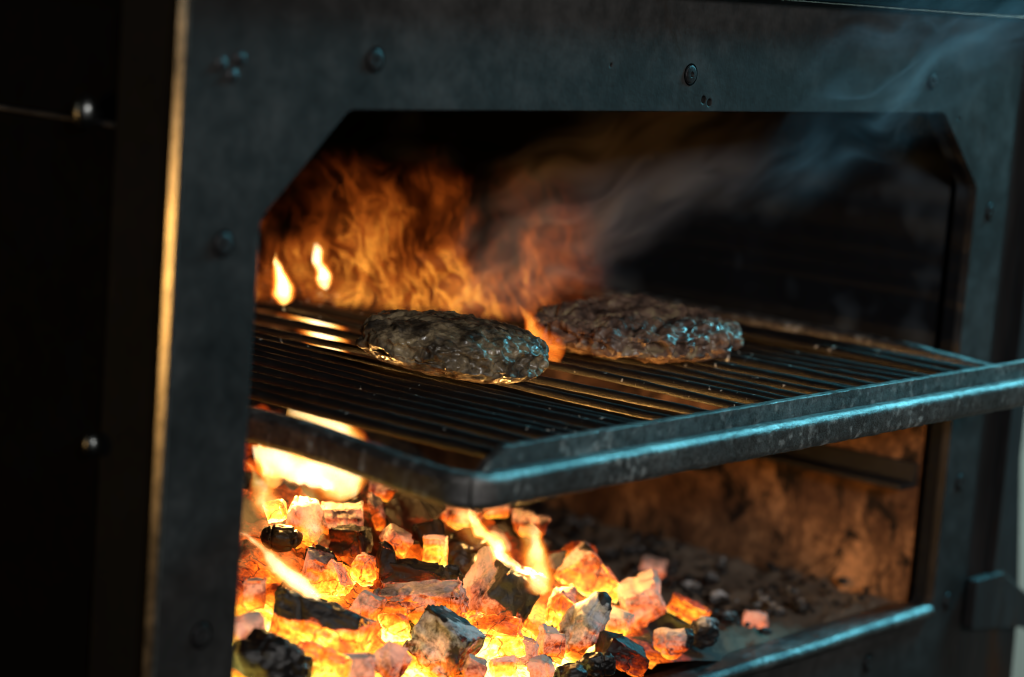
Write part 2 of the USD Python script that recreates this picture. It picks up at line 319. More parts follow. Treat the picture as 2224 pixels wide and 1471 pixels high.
tag(obj('burger_patty', b1, M_meat1, smooth=True), 'thick glistening charred burger patty in front, nearest to the flames', 'burger', 'burger patties on the rack')
b2 = patty(.0625, .058, .0245, 11, math.radians(20), 1.4)
b2.apply_translation((.389, .083, GTOP-.0006))
tag(obj('burger_patty', b2, M_meat2, smooth=True), 'flatter craggy brown burger patty further right on the rack', 'burger', 'burger patties on the rack')

# ------------------------------------------------------------------ coal bed
def sm(a, b, x): t = np.clip((x-a)/(b-a), 0, 1); return t*t*(3-2*t)
def heap(x, y):
    h = .0578 - .1176*x + .3247*y
    h = np.minimum(h, .098)
    h = h*(1-sm(.36, .52, x-.10*y)) + .002
    return np.maximum(h, .001)
def on_heap(px, py):
    d = ray(px, py); t = np.linspace(.7, 2.0, 2600); P = CAM + t[:, None]*d
    ok = (P[:, 1] > .004) & (P[:, 2] < heap(P[:, 0], P[:, 1]))
    i = np.argmax(ok) if ok.any() else len(t)-1
    return P[i]
EMIT = [(0, (0, 0, 0)), (.14, (.012, .0004, 0)), (.30, (.22, .014, .001)), (.48, (.95, .115, .006)), (.64, (1.5, .33, .018)), (.80, (2.1, .95, .06)), (.92, (2.6, 1.9, .25)), (1.0, (3.2, 2.9, .8))]
def coal_material(name, gloss, ash_col, seed, lit_ash_glow=(.64, .235, .125)):  # pinkish emission over ash paints in light that falls on it
    nd = {'g': ('geometry', {}), 'h': ('attribute', {'attribute': 'emberglow'}), 'a': ('attribute', {'attribute': 'ashcover'}),
          'n1': ('noise_texture', {'scale': 90, 'detail': 6, 'roughness': .65, 'distortion': .5}),
          'n2': ('noise_texture', {'scale': 420, 'detail': 4, 'roughness': .7}),
          'vw': ('noise_texture', {'scale': 55, 'detail': 3}), 'vs': ('vector_math', {'math_type': 'scale', 'scale': .022}), 'va': ('vector_math', {'math_type': 'add'}),
          'v': ('voronoi_texture', {'scale': 46, 'feature': 'distance_to_edge', 'randomness': 1.0}),
          'cr': ('map_range', {'from_min': 0, 'from_max': .022, 'to_min': -.28, 'to_max': 0, 'clamp': True}),
          'm1': ('math', {'math_type': 'multiply_add', 'value2': .75, 'value3': -.375}),
          'm2': ('math', {'math_type': 'multiply_add', 'value2': .45, 'value3': -.225}),
          's1': ('math', {'math_type': 'add'}), 's2': ('math', {'math_type': 'add'}), 's3': ('math', {'math_type': 'add'}),
          'gate': ('map_range', {'from_min': .05, 'from_max': .25, 'to_min': 0, 'to_max': 1, 'clamp': True}),
          'gm': ('math', {'math_type': 'multiply'}),
          'em': ('rgb_ramp', {'ramp': EMIT}), 'ag': ('map_range', {'from_min': .12, 'from_max': .40, 'to_min': 0, 'to_max': .88, 'clamp': True}), 'af': ('math', {'math_type': 'multiply'}), 'e2': ('mix_color', {'b': lit_ash_glow}),
          'am': ('math', {'math_type': 'add'}), 'ar': ('map_range', {'from_min': .42, 'from_max': .72, 'to_min': 0, 'to_max': 1, 'clamp': True}),
          'bc': ('mix_color', {'a': (.010, .009, .009), 'b': ash_col}),
          'rr': ('map_range', {'from_min': 0, 'from_max': 1, 'to_min': gloss, 'to_max': .9, 'clamp': True}),
          'bp': ('bump', {'strength': .6, 'distance': .0012}),
          'p': ('principled_bsdf', {'emission_strength': 1.0})}
    ln = [('g.position', k+'.vector') for k in ('n1', 'n2', 'vw')] + [('vw.color', 'vs.vector1'), ('g.position', 'va.vector1'), ('vs.vector', 'va.vector2'), ('va.vector', 'v.vector'), ('v.distance', 'cr.value'), ('n1.fac', 'm1.value1'), ('n2.fac', 'm2.value1'),
          ('m1.value', 's1.value1'), ('m2.value', 's1.value2'), ('s1.value', 's2.value1'), ('cr.result', 's2.value2'),
          ('h.fac', 'gate.value'), ('gate.result', 'gm.value1'), ('s2.value', 'gm.value2'), ('h.fac', 's3.value1'), ('gm.value', 's3.value2'),
          ('s3.value', 'em.fac'), ('h.fac', 'ag.value'), ('ag.result', 'af.value1'), ('ar.result', 'af.value2'), ('af.value', 'e2.fac'), ('em.color', 'e2.a'), ('e2.result', 'p.emission_color'), ('a.fac', 'am.value1'), ('s1.value', 'am.value2'), ('am.value', 'ar.value'), ('ar.result', 'bc.fac'),
          ('bc.result', 'p.base_color'), ('ar.result', 'rr.value'), ('rr.result', 'p.roughness'), ('n2.fac', 'bp.height'), ('bp.normal', 'p.normal')]
    return usdkit.material(stage, L(name), nd, ln, surface='p.BSDF')
M_coal = coal_material('glowing_charcoal', .5, (.52, .40, .34), 0)
M_lump = coal_material('unburnt_charcoal', .28, (.45, .45, .46), 1)
M_ashy = coal_material('ash_coated_charcoal', .5, (.62, .64, .66), 2)

def coal_mesh(w, h, d, shape, seed):
    r = np.random.default_rng(seed)
    if shape == 'round':
        s = trimesh.creation.icosphere(4, 1.0); v = s.vertices
        v = v*(1+.35*(meshkit.fbm(v*1.3+seed, 3, seed)-.5)[:, None]*2)*np.array([w, h, d])/2
        t = trimesh.Trimesh(v, s.faces, process=False)
    else:
        j = .18 if shape == 'brick' else .46
        c = np.array([(x, y, z) for x in (-1, 1) for y in (-1, 1) for z in (-1, 1)], float)
        c = c*(1-r.uniform(0, j, c.shape))
        if shape == 'shard': c[:, 1] *= np.where(c[:, 0] > 0, .45, 1.05)
        if shape == 'wedge': c[:, 1] += np.where(c[:, 0] > 0, -.25, .1); c = np.vstack([c, [(r.uniform(-.3, .3), 1.15, r.uniform(-.4, .4))]])
        pts = []
        for p in c:                                                   # small chamfers at the corners
            for k in range(3):
                q = p.copy(); q[k] *= .86; pts.append(q)
        hl = ConvexHull(np.array(pts)*np.array([w, h, d])/2)
        t = trimesh.Trimesh(hl.points, hl.simplices); t.fix_normals()
        t = t.subdivide_to_size(max(.0026, min(w, h)/14)); t.merge_vertices()
    trimesh.smoothing.filter_taubin(t, iterations=8 if shape == 'brick' else 18)
    v = t.vertices; n = t.vertex_normals
    dd = (meshkit.fbm(v*np.array([45, 75, 75])+seed, 3, seed)-.5)*.0068
    dd += (meshkit.fbm(v*np.array([60, 330, 330])+seed*3, 2, seed+3)-.5)*.0026 - .0022*np.abs(meshkit.fbm(v*np.array([110, 150, 150])+seed*5, 3, seed+6)-.5)*2      # wood grain along x
    cr = np.abs(meshkit.noise(v*np.array([120, 40, 40])+seed*7, seed+4)-.5)          # checks across the grain
    dd -= .0016*np.clip(1-cr/.05, 0, 1)
    t.vertices = v + n*dd[:, None]
    return t
def coal(px, py, w, h, rot, shape, kind, label=None, group=None, cap=None, lift=0., dscale=.85, name='charcoal_piece', cat='charcoal', heat=None, pos=None):
    """w, h: apparent size in photo pixels; cap: (direction angle in degrees seen from the front, amount) of a burnt-out black face."""
    seed = int(px*3+py*7) % 9973
    c = on_heap(px, py) if pos is None else np.array(pos, float)
    d = ray(px, py); dist = np.dot(c-CAM, FW)
    W_, H_ = w*dist/FPX, h*dist/FPX
    D_ = dscale*math.sqrt(W_*H_)
    c = c + d*(D_*.25) - np.array((0, 0, lift*H_))
    r = np.random.default_rng(seed+1)
    t = coal_mesh(W_, H_, D_, shape, seed)
    tw = trimesh.transformations.euler_matrix(r.uniform(-.25, .25)+.22, r.uniform(-.35, .35), math.radians(rot))[:3, :3]
    B = np.column_stack([R0, U0, -FW])
    Rm = B @ tw
    local = t.vertices @ tw.T                                         # along right / up / towards the viewer
    v = t.vertices @ Rm.T + c
    t = trimesh.Trimesh(v, t.faces, process=False)
    base, ash, low = {'black': (-.25, -.4, .1), 'dim': (.10, .02, .12), 'brick': (.40, .42, .22), 'orange': (.42, .50, .32), 'yellow': (.64, .34, .34),
                      'red': (.49, -.3, .05), 'ashy': (.16, .50, .38), 'pink': (.36, .60, .22), 'hot': (.80, .08, .2), 'grey': (-.2, .26, .05)}[kind]
    if heat is not None: base += heat
    un = local/np.array([W_, H_, D_])*2
    nz = meshkit.fbm(v*70+seed, 3, seed)-.5
    nrm = t.vertex_normals
    hh = base + .05 - .16*float(sm(.09, .22, c[1]))*(kind not in ('hot', 'red', 'yellow')) - low*un[:, 1]*.7 - .20*nrm[:, 2] + .08*(nrm @ -R0) + nz*.5  # facet shading put into the heat: tops dimmer, left faces brighter
    aa = ash + .16*un[:, 1] + .14*nrm[:, 2] + nz*.4
    if cap:
        a = math.radians(cap[0]); dirv = np.array([math.cos(a), math.sin(a), cap[2] if len(cap) > 2 else .12]); dirv /= np.linalg.norm(dirv)
        e = un @ dirv + nz*1.1 - (1.28-cap[1]*1.6)
        k = sm(-.07, .07, e); hh = hh*(1-k) + (-.3)*k; aa = aa*(1-k) + (aa*.2-.3)*k
        rim = np.exp(-(e/.12)**2); hh = hh - .12*rim*(kind != 'black')
    mat = M_lump if kind == 'black' else (M_ashy if kind in ('ashy', 'grey') else M_coal)
    p = obj(name, t, mat, smooth=(True if shape == 'round' else 38) if False else True, vars={'emberglow': hh, 'ashcover': aa})
    tag(p, label, cat, group)
    return p

C = [
 # px, py, w, h, rot, shape, kind, label, cap
 (592,1440,172,150,-20,'round','black','big shiny black unburnt lump in the front left corner of the bed',None),
 (540,1368,80,76,30,'chunk','pink','pink faceted piece on the left edge just above the shiny black lump',None),
 (556,1285,62,84,8,'chunk','orange','upright orange ashy piece at the left jamb under the long slanting flame',None),
 (700,1372,235,130,-14,'brick','yellow','large burning log end, yellow below with a black bark top and ash-grey right end',(80,.36)),
 (690,1448,150,84,-10,'chunk','hot','bright yellow crusted piece at the bottom edge, right of the shiny black lump',None),
 (768,1452,100,64,6,'brick','pink','pink cracked piece at the bottom edge under the large log end',None),
 (852,1438,84,92,-25,'chunk','pink','rusty pink flaky piece at the bottom edge, left of the blue-grey ash-topped block',None),
 (966,1395,132,128,-32,'brick','ashy','pink and ash-grey block with blue-black top at the bottom centre',(75,.25)),
 (915,1314,200,88,8,'brick','brick','long pale brick-shaped piece with a dark grey face in the middle of the bed',None),
 (795,1318,76,70,-20,'chunk','orange','orange stub tucked against the left end of the long brick-shaped piece',None),
 (687,1240,66,84,-12,'brick','orange','dark orange upright slab beside the tip of the long slanting flame',(60,.12)),
 (731,1262,76,100,-38,'shard','yellow','pointed yellow wedge left of the heart-shaped piece',None),
 (792,1234,60,84,12,'round','yellow','small heart-shaped yellow-orange piece above the long brick-shaped piece',(100,.08)),
 (745,1124,95,68,6,'brick','pink','pale cracked block glowing pink below the big white flame',(100,.16)),
 (760,1174,86,60,2,'brick','dim','dark grey-red block directly under the pale cracked block',(20,.1)),
 (945,1203,54,76,4,'brick','yellow','small upright piece with a square yellow face at the centre of the bed',None),
 (862,1178,66,68,-25,'chunk','orange','dusky orange corner piece left of the square yellow face',(-100,.2)),
 (905,1247,150,64,-6,'chunk','dim','bowl-shaped dark piece with an orange left end above the long brick-shaped piece',(30,.3)),
 (1012,1212,104,100,-30,'round','black','rounded matt black lump left of the tall white flame',None),
 (897,1106,104,104,-48,'brick','dim','large dark brown slab with glowing edge under the rack corner',(30,.12)),
 (838,1064,80,52,-12,'chunk','orange','orange piece nearly touching the side rail of the rack',None),
 (770,1052,78,80,10,'chunk','dim','blackish piece with yellow veins right of the big white flame',(80,.2)),
 (662,1130,86,120,12,'round','orange','tall rounded orange lump below the big white flame',None),
 (612,1170,84,50,0,'round','black','low black pebble under the big white flame',None),
 (696,1208,70,50,-12,'round','black','small black knob above the dark orange upright slab',None),
 (822,1112,26,96,14,'shard','orange','thin upright orange splinter beside the dark brown slab',None),
 (838,1216,34,118,4,'shard','dim','narrow dim orange stick standing right of the heart-shaped piece',None),
 (598,1112,44,48,20,'chunk','hot','small bright yellow fragment at the foot of the big white flame',None),
 (1095,1300,172,182,-30,'chunk','orange','large tilted piece with a hollow black face and glowing orange rim',(35,.48,.75)),
 (1070,1392,150,86,4,'chunk','hot','yellow-hot mass below the large hollow black-faced piece',None),
 (1267,1366,88,168,-28,'round','ashy','oblong white-ashed piece leaning right beside the front sill',(70,.14)),
 (1220,1322,74,102,-12,'chunk','yellow','yellow-orange chunk with a dark tip behind the white-ashed piece',(100,.2)),
 (1288,1252,160,106,-34,'shard','yellow','long yellow-orange slab behind the white-ashed piece, dark along its upper edge',(75,.12)),
 (1262,1202,70,50,6,'round','red','deep orange cap-shaped piece at the top of the right end of the heap',None),
 (1398,1308,118,108,26,'chunk','pink','pale pink rounded chunk at the right end of the glowing heap',None),
 (1420,1240,66,62,4,'chunk','pink','blurred pale orange block standing behind the pale pink chunk',None),
 (1495,1328,100,44,-22,'brick','red','clear red-orange glowing stick pointing right at the end of the heap',None),
 (1460,1392,86,74,0,'round','pink','round piece split half black and half pink against the sill',(0,.38)),
 (1350,1420,122,74,-14,'wedge','dim','flat pink-grey piece with a red edge lying against the sill',None),
 (1292,1442,80,58,10,'round','black','black stub in front of the white-ashed piece at the sill',None),
 (1240,1464,72,44,14,'round','black','blue-black bit at the bottom edge next to the sill',None),
 (1342,1352,70,50,-16,'chunk','orange','small orange wedge between the white-ashed piece and the pale pink chunk',None),
 (1142,1420,54,70,-8,'chunk','pink','pale yellow-pink upright bit left of the white-ashed piece at the bottom',None),
 (1174,1452,62,54,10,'chunk','pink','pale knob with a dark notch at the bottom edge',(60,.15)),
 (1093,1450,72,46,4,'chunk','yellow','low yellow bit at the bottom edge between two pale pieces',None),
 (1030,1452,56,52,70,'brick','pink','pale ribbed stub at the bottom edge right of the ash-grey block',None),
 (1642,1348,62,54,0,'chunk','pink','lone pink ember lying against the sill far right of the heap',(0,.2)),
 (1527,1372,70,66,0,'round','grey','greenish grey ash-coated lump behind the half black piece',None),
 (1078,1102,62,40,8,'chunk','orange','orange piece just under the front corner of the rack',None),
 (1000,1122,98,78,-20,'chunk','orange','orange piece with a dark hollow behind the tall white flame',(60,.12)),
 (1206,1214,62,56,0,'chunk','dim','dull red piece right of the tall white flame',None),
 (1150,1140,84,60,-10,'chunk','orange','orange piece behind the tall white flame near the rust wall',None),
 (930,1155,70,56,20,'chunk','black','black chip under the large dark brown slab',None),
 (985,1262,60,60,0,'chunk','black','black crumb between the bowl-shaped piece and the hollow black-faced piece',None),
 (860,1365,80,60,10,'chunk','hot','yellow-hot chunk below the left end of the long brick-shaped piece',None),
 (640,1300,96,60,-30,'chunk','dim','dark piece lying across the foot of the long slanting flame',(90,.25)),
 (1010,1350,80,60,0,'chunk','yellow','yellow chunk right of the blue-grey ash-topped block',None),
 (1195,1400,70,80,-10,'chunk','orange','orange chunk left of the white-ashed piece, under the hollow black-faced piece',None),
]
for c in C:
    px, py, w, h, rot, shape, kind, label, cap = c
    if py > 1000: coal(px, py, w, h, rot, shape, kind, label, 'charcoal pieces in the fire box', cap)
# filler pieces deep in the heap, seen only in the gaps
ANCHOR = [((592, 1440), 'big shiny black lump'), ((700, 1372), 'large burning log end'), ((966, 1395), 'block with the blue-black top'), ((915, 1314), 'long brick-shaped piece'),
          ((792, 1234), 'heart-shaped piece'), ((745, 1124), 'pale cracked block'), ((945, 1203), 'square yellow face'), ((1012, 1212), 'rounded matt black lump'), ((897, 1106), 'large dark brown slab'),
          ((662, 1130), 'tall rounded orange lump'), ((1095, 1300), 'hollow black-faced piece'), ((1267, 1366), 'white-ashed piece'), ((1288, 1252), 'long yellow-orange slab'), ((1398, 1308), 'pale pink chunk'), ((556, 1285), 'upright orange piece at the jamb')]
fr = np.random.default_rng(5)
seen = set()
for k in range(60):
    x, y = fr.uniform(.02, .42), fr.uniform(.03, .40)
    z = heap(x, y)-.020
    if x > .36 and z < 0: continue
    v = np.array((x, y, z))-CAM; zz = v@FW; px, py = 1112+FPX*(v@RT)/zz, 735.5-FPX*(v@UP)/zz
    kind = fr.choice(['orange', 'yellow', 'dim', 'dim', 'orange', 'brick', 'black'])
    if py < 1000 or py > 1500 or px < 500: continue
    (ax_, ay_), nm = min(ANCHOR, key=lambda a: math.hypot(a[0][0]-px, a[0][1]-py))
    dx, dy = px-ax_, py-ay_
    side_w = ('just right of' if dx > 0 else 'just left of') if abs(dx) > abs(dy) else ('behind and above' if dy < 0 else 'under and before')
    word = {'orange': 'orange', 'yellow': 'yellow', 'dim': 'dull red', 'brick': 'ashy pink', 'black': 'black'}[kind]
    lb = f'half-buried {word} chunk {side_w} the {nm}'
    if lb in seen: continue
    seen.add(lb)
    coal(px, py, fr.uniform(70, 115), fr.uniform(55, 90), fr.uniform(-60, 60), 'chunk', kind, f'half-buried {word} chunk {side_w} the {nm}', 'half-buried charcoal chunks', None, pos=(x, y, z))
# pale burnt-out pebbles near the right wall
for px, py, w, h, lab in [(1500,1283,48,36,'behind the end of the pale pink chunk'),(1560,1306,44,38,'beyond the red-orange glowing stick'),(1462,1238,40,46,'right of the blurred pale orange block'),(1375,1196,40,30,'left behind the blurred pale orange block'),
        (1580,1342,52,34,'at the tip of the red-orange glowing stick'),(1330,1205,44,34,'right of the deep orange cap-shaped piece'),(1690,1330,40,24,'right of the lone pink ember'),(1545,1258,36,26,'at the foot of the rusty wall, midway along'),
        (1430,1180,34,24,'furthest back at the foot of the rusty wall'),(1740,1318,36,22,'nearest the right end of the sill'),(1660,1372,44,26,'against the sill in front of the lone pink ember')]:
    coal(px, py, w, h, 0, 'round', 'grey', 'small grey burnt-out ash pebble '+lab, 'ash pebbles', None, name='ash_pebble', cat='ash pebble')
# ember bed below the pieces, and loose ash over the floor
gx, gy = np.meshgrid(np.linspace(XL+.003, XR-.002, 150), np.linspace(.014, YB-.003, 120))
P = np.column_stack([gx.ravel(), gy.ravel(), np.zeros(gx.size)])
hz = heap(P[:, 0], P[:, 1])
P[:, 2] = hz - .016*np.clip(hz/.03, .3, 1) + (meshkit.fbm(P*60, 4, 2)-.5)*.016 + (meshkit.fbm(P*240, 3, 4)-.5)*.005
P[:, 2] = np.where(P[:, 1] < .03, np.minimum(P[:, 2], P[:, 2]*0+hz-.014), P[:, 2])
nx, ny = 150, 120
idx = np.arange(nx*ny).reshape(ny, nx)
F = np.concatenate([np.stack([idx[:-1, :-1], idx[:-1, 1:], idx[1:, 1:]], -1).reshape(-1, 3), np.stack([idx[:-1, :-1], idx[1:, 1:], idx[1:, :-1]], -1).reshape(-1, 3)])
bed_heat = (.80-.66*sm(.05, .20, P[:, 1])+.30*(1-sm(.02, .16, P[:, 0]))*sm(.1, .3, P[:, 1])+1.3*(meshkit.fbm(P*38, 3, 8)-.5))*(1-sm(.30, .44, P[:, 0]-.12*P[:, 1])) - .4*sm(.30, .44, P[:, 0]-.12*P[:, 1])
bed_ash = -.2 + 1.0*sm(.34, .46, P[:, 0]-.12*P[:, 1])
M_bed = coal_material('ash_and_embers', .8, (.15, .115, .085), 5)
tag(obj('ember_bed', trimesh.Trimesh(P, F, process=False), M_bed, smooth=True, vars={'emberglow': bed_heat, 'ashcover': bed_ash}), 'loose embers and ash spread over the fire box floor', 'embers', kind='stuff')

cr_ = []
for k in range(420):
    x, y = rng.uniform(.33, XR-.006), rng.uniform(.034, .46)
    r_ = rng.uniform(.0012, .0042)*rng.uniform(.5, 1)
    if float(heap(np.array(x), np.array(y))) > .012: continue
    t = trimesh.creation.icosphere(1, r_); t.apply_scale((rng.uniform(.7, 1.4), rng.uniform(.7, 1.4), rng.uniform(.5, .9)))
    t.vertices += rng.normal(0, r_*.14, t.vertices.shape)
    t.apply_translation((x, y, float(heap(np.array(x), np.array(y)))+.0005)); cr_.append(t)
crumbs = cat_(*cr_)
cv = meshkit.fbm(crumbs.vertices*40, 2, 77)
tag(obj('ash_crumbs', crumbs, M_ashy, smooth=True, vars={'emberglow': np.full(len(cv), -.3), 'ashcover': .1+.9*(cv-.3)}), 'crumbs of burnt ash and cinder strewn over the floor', 'ash crumbs', kind='stuff')

# ------------------------------------------------------------------ flames: small closed bodies of glowing gas
def frame_nodes(nd, ln, c, ax, s):
    """local coordinates u,v,w of the world position in the frame ax (rows) about c with half sizes s"""
    nd['g'] = ('geometry', {})
    nd['o'] = ('vector_math', {'math_type': 'subtract', 'vector2': tuple(c)})
    ln.append(('g.position', 'o.vector1'))
    for i, k in enumerate('uvw'):
        nd[k] = ('vector_math', {'math_type': 'dot_product', 'vector2': tuple(np.asarray(ax[i])/s[i])})
        ln.append(('o.vector', k+'.vector1'))
def mth(nd, ln, name, op, *args, clamp=False):
    d = {'math_type': op}
    if clamp: d['use_clamp'] = True
    for i, a in enumerate(args, 1):
        if isinstance(a, str): ln.append((a, f'{name}.value{i}'))
        else: d[f'value{i}'] = float(a)
    nd[name] = ('math', d); return name+'.value'
def flame(base_px, tip_px, plane, width, strength, label, colour=0, bend=0.0, depth=None, fork=0.0):
    """base and tip of the flame as points on the upright plane that faces the viewer through 'plane' (a world point)"""
    nF = np.array([FW[0], FW[1], 0]); nF /= np.linalg.norm(nF)
    if plane is None:
        hp = on_heap(*base_px); plane = hp - ray(*base_px)*.03
    def hit(p):
        d = ray(*p); return CAM + d*(np.dot(np.array(plane)-CAM, nF)/np.dot(d, nF))
    b, t = hit(base_px), hit(tip_px)
    wv = t-b; Ln = np.linalg.norm(wv); wv /= Ln
    vv = nF - wv*np.dot(nF, wv); vv /= np.linalg.norm(vv); uv = np.cross(vv, wv)
    Wd = width*np.dot(b-CAM, FW)/FPX/2; Dp = depth or Wd
    nd, ln = {}, []
    frame_nodes(nd, ln, b, (uv, vv, wv), (Wd, Dp, Ln))
    u, v, w = 'u.value', 'v.value', 'w.value'
    nd['nz'] = ('noise_texture', {'scale': .9/Wd*.5, 'detail': 2, 'roughness': .5}); ln.append(('g.position', 'nz.vector'))
    nzc = mth(nd, ln, 'nzc', 'subtract', 'nz.fac', .5)
    w2 = mth(nd, ln, 'w2', 'multiply', w, w)
    ub = mth(nd, ln, 'ub', 'multiply_add', w2, -bend, u)
    wn = mth(nd, ln, 'wn', 'multiply', nzc, w)
    ub = mth(nd, ln, 'ub2', 'multiply_add', wn, 2.6, ub)
    # radius along the flame
    wc = mth(nd, ln, 'wc', 'maximum', w, .001)
    pa = mth(nd, ln, 'pa', 'power', wc, .42)
    om = mth(nd, ln, 'om', 'subtract', 1.0, w); om = mth(nd, ln, 'om2', 'maximum', om, .0001); om = mth(nd, ln, 'om3', 'power', om, .95)
    R = mth(nd, ln, 'R', 'multiply', pa, om); R = mth(nd, ln, 'R2', 'multiply_add', R, 1.55, .02)
    uu = mth(nd, ln, 'uu', 'multiply', ub, ub); rr = mth(nd, ln, 'rr', 'multiply_add', v, v); ln.append((v, 'rr.value2')) if False else None
    nd['rr'] = ('math', {'math_type': 'multiply_add'}); ln.append((v, 'rr.value1')); ln.append((v, 'rr.value2')); ln.append((uu, 'rr.value3'))
    ln[:] = list(dict.fromkeys(ln))
    r = mth(nd, ln, 'r', 'sqrt', 'rr.value'); q = mth(nd, ln, 'q', 'divide', r, R)
    nd['nq'] = ('noise_texture', {'scale': 1.6/Wd*.5, 'detail': 3, 'roughness': .55, 'distortion': .4}); ln.append(('g.position', 'nq.vector'))
    q = mth(nd, ln, 'q2', 'multiply_add', 'nq.fac', 1.3, q); q = mth(nd, ln, 'q3', 'subtract', q, .62)
    nd['e'] = ('map_range', {'range_type': 'smoothstep', 'from_min': 1.0, 'from_max': .25, 'to_min': 0., 'to_max': 1., 'clamp': True}); ln.append((q, 'e.value'))
    e = 'e.result'
    if fork:
        nd['fk'] = ('noise_texture', {'scale': .55/Wd, 'detail': 3, 'distortion': .8}); ln.append(('g.position', 'fk.vector'))
        nd['fr'] = ('map_range', {'from_min': .5-.22*fork, 'from_max': .58, 'to_min': 1-fork, 'to_max': 1., 'clamp': True}); ln.append(('fk.fac', 'fr.value'))
        e = mth(nd, ln, 'ef', 'multiply', e, 'fr.result')
    ramp = [[(0, (1, .10, .006)), (.35, (1, .30, .025)), (.7, (1, .62, .16)), (1, (1, .86, .5))], [(0, (1, .11, .008)), (.6, (1, .20, .015)), (1, (1, .38, .05))]][colour]
    nd['cl'] = ('rgb_ramp', {'ramp': ramp}); ln.append((e, 'cl.fac'))
    st = mth(nd, ln, 'st', 'multiply', e, strength/(2*Dp))
    nd['em'] = ('emission', {}); ln += [('cl.color', 'em.color'), (st, 'em.strength')]
    mat = usdkit.material(stage, path_of('flame_gas', '/World/Looks'), nd, ln, volume='em.emission')
    # closed body round the gas
    ws = np.linspace(-.02, 1.04, 14); V = []; n = 14
    for wq in ws:
        Rq = 1.55*max(wq, .02)**.42*max(1-wq, .04)**.95 + .10
        for a in np.linspace(0, 2*np.pi, n, endpoint=False):
            V.append(b + uv*Wd*(Rq*1.12*math.cos(a)+bend*wq*wq + .0) + vv*Dp*Rq*1.08*math.sin(a) + wv*Ln*wq)
    Fq = []
    for i in range(len(ws)-1):
        for j in range(n):
            a, bb = i*n+j, i*n+(j+1) % n; Fq += [[a, bb, bb+n], [a, bb+n, a+n]]
    V += [b+uv*0-wv*Ln*.02, b+uv*Wd*bend*1.08+wv*Ln*1.04]
    for j in range(n):
        Fq += [[len(V)-2, (j+1) % n, j], [len(V)-1, (len(ws)-1)*n+j, (len(ws)-1)*n+(j+1) % n]]
    tm = trimesh.Trimesh(np.array(V), np.array(Fq), process=False); tm.fix_normals()
    tag(obj('flame', tm, mat), label, 'flame', 'flames')
flame((617, 662), (606, 548), (.30, .27, .2), 84, 16.0, 'left of two bright yellow flames standing above the rack at the left jamb', fork=.35)
flame((708, 628), (690, 520), (.365, .31, .2), 56, 11.0, 'right thinner flame with an orange tip above the rack near the left jamb', fork=.35)
flame((1215, 785), (1120, 665), (.292, .096, .19), 110, 4.0, 'small ragged orange flame between the two burgers', 1, fork=.8)
flame((720, 1075), (545, 935), (.27, .22, .11), 230, 9.0, 'big white flame under the rack at the left jamb', bend=.1, depth=.022)
flame((770, 1080), (640, 862), (.20, .13, .1), 260, 8.0, 'flame reaching up under the rack just behind its left side rail', fork=.3, depth=.02)
flame((740, 800), (590, 632), (.385, .335, .15), 210, 10.0, 'bright flame seen in slits between the bars at the left rear of the rack', fork=.3, depth=.02)
flame((610, 1140), (520, 1000), None, 100, 4.0, 'lower tongue of fire at the left jamb beneath the big white flame', fork=.4)
flame((694, 1304), (515, 1150), None, 84, 5.0, 'long slanting flame crossing the coals from the left jamb')
flame((1120, 1255), (1010, 1095), None, 80, 8.0, 'tall white flame leaning left in the middle of the heap', fork=.3)
flame((1180, 1290), (1140, 1130), None, 130, 8.0, 'broad white flame right of the tall leaning one behind the hollow black-faced piece', fork=.3)
flame((690, 1180), (640, 1020), None, 130, 2.0, 'yellow flame sheet licking over the tall rounded orange lump', fork=.5)
flame((600, 1060), (548, 955), None, 90, 6.0, 'yellow-white flame pressed against the left jamb beside the big white flame', fork=.5)
flame((1060, 1190), (950, 1080), None, 120, 1.2, 'thin orange flame under the front corner of the rack', 1, fork=.6)

for nm, (px, py), up_, I in (('flame_light', (1165, 1235), .018, 560.0), ('flame_light', (640, 1060), .03, 380.0)):
    hp = on_heap(px, py) - ray(px, py)*.03 + np.array((0, 0, up_*.3))
    fl_ = UsdLux.SphereLight.Define(stage, path_of(nm)); fl_.CreateRadiusAttr(.006); fl_.CreateColorAttr(Gf.Vec3f(1, .50, .13)); fl_.CreateIntensityAttr(I)
    fl_.AddTranslateOp().Set(Gf.Vec3d(*map(float, hp)))

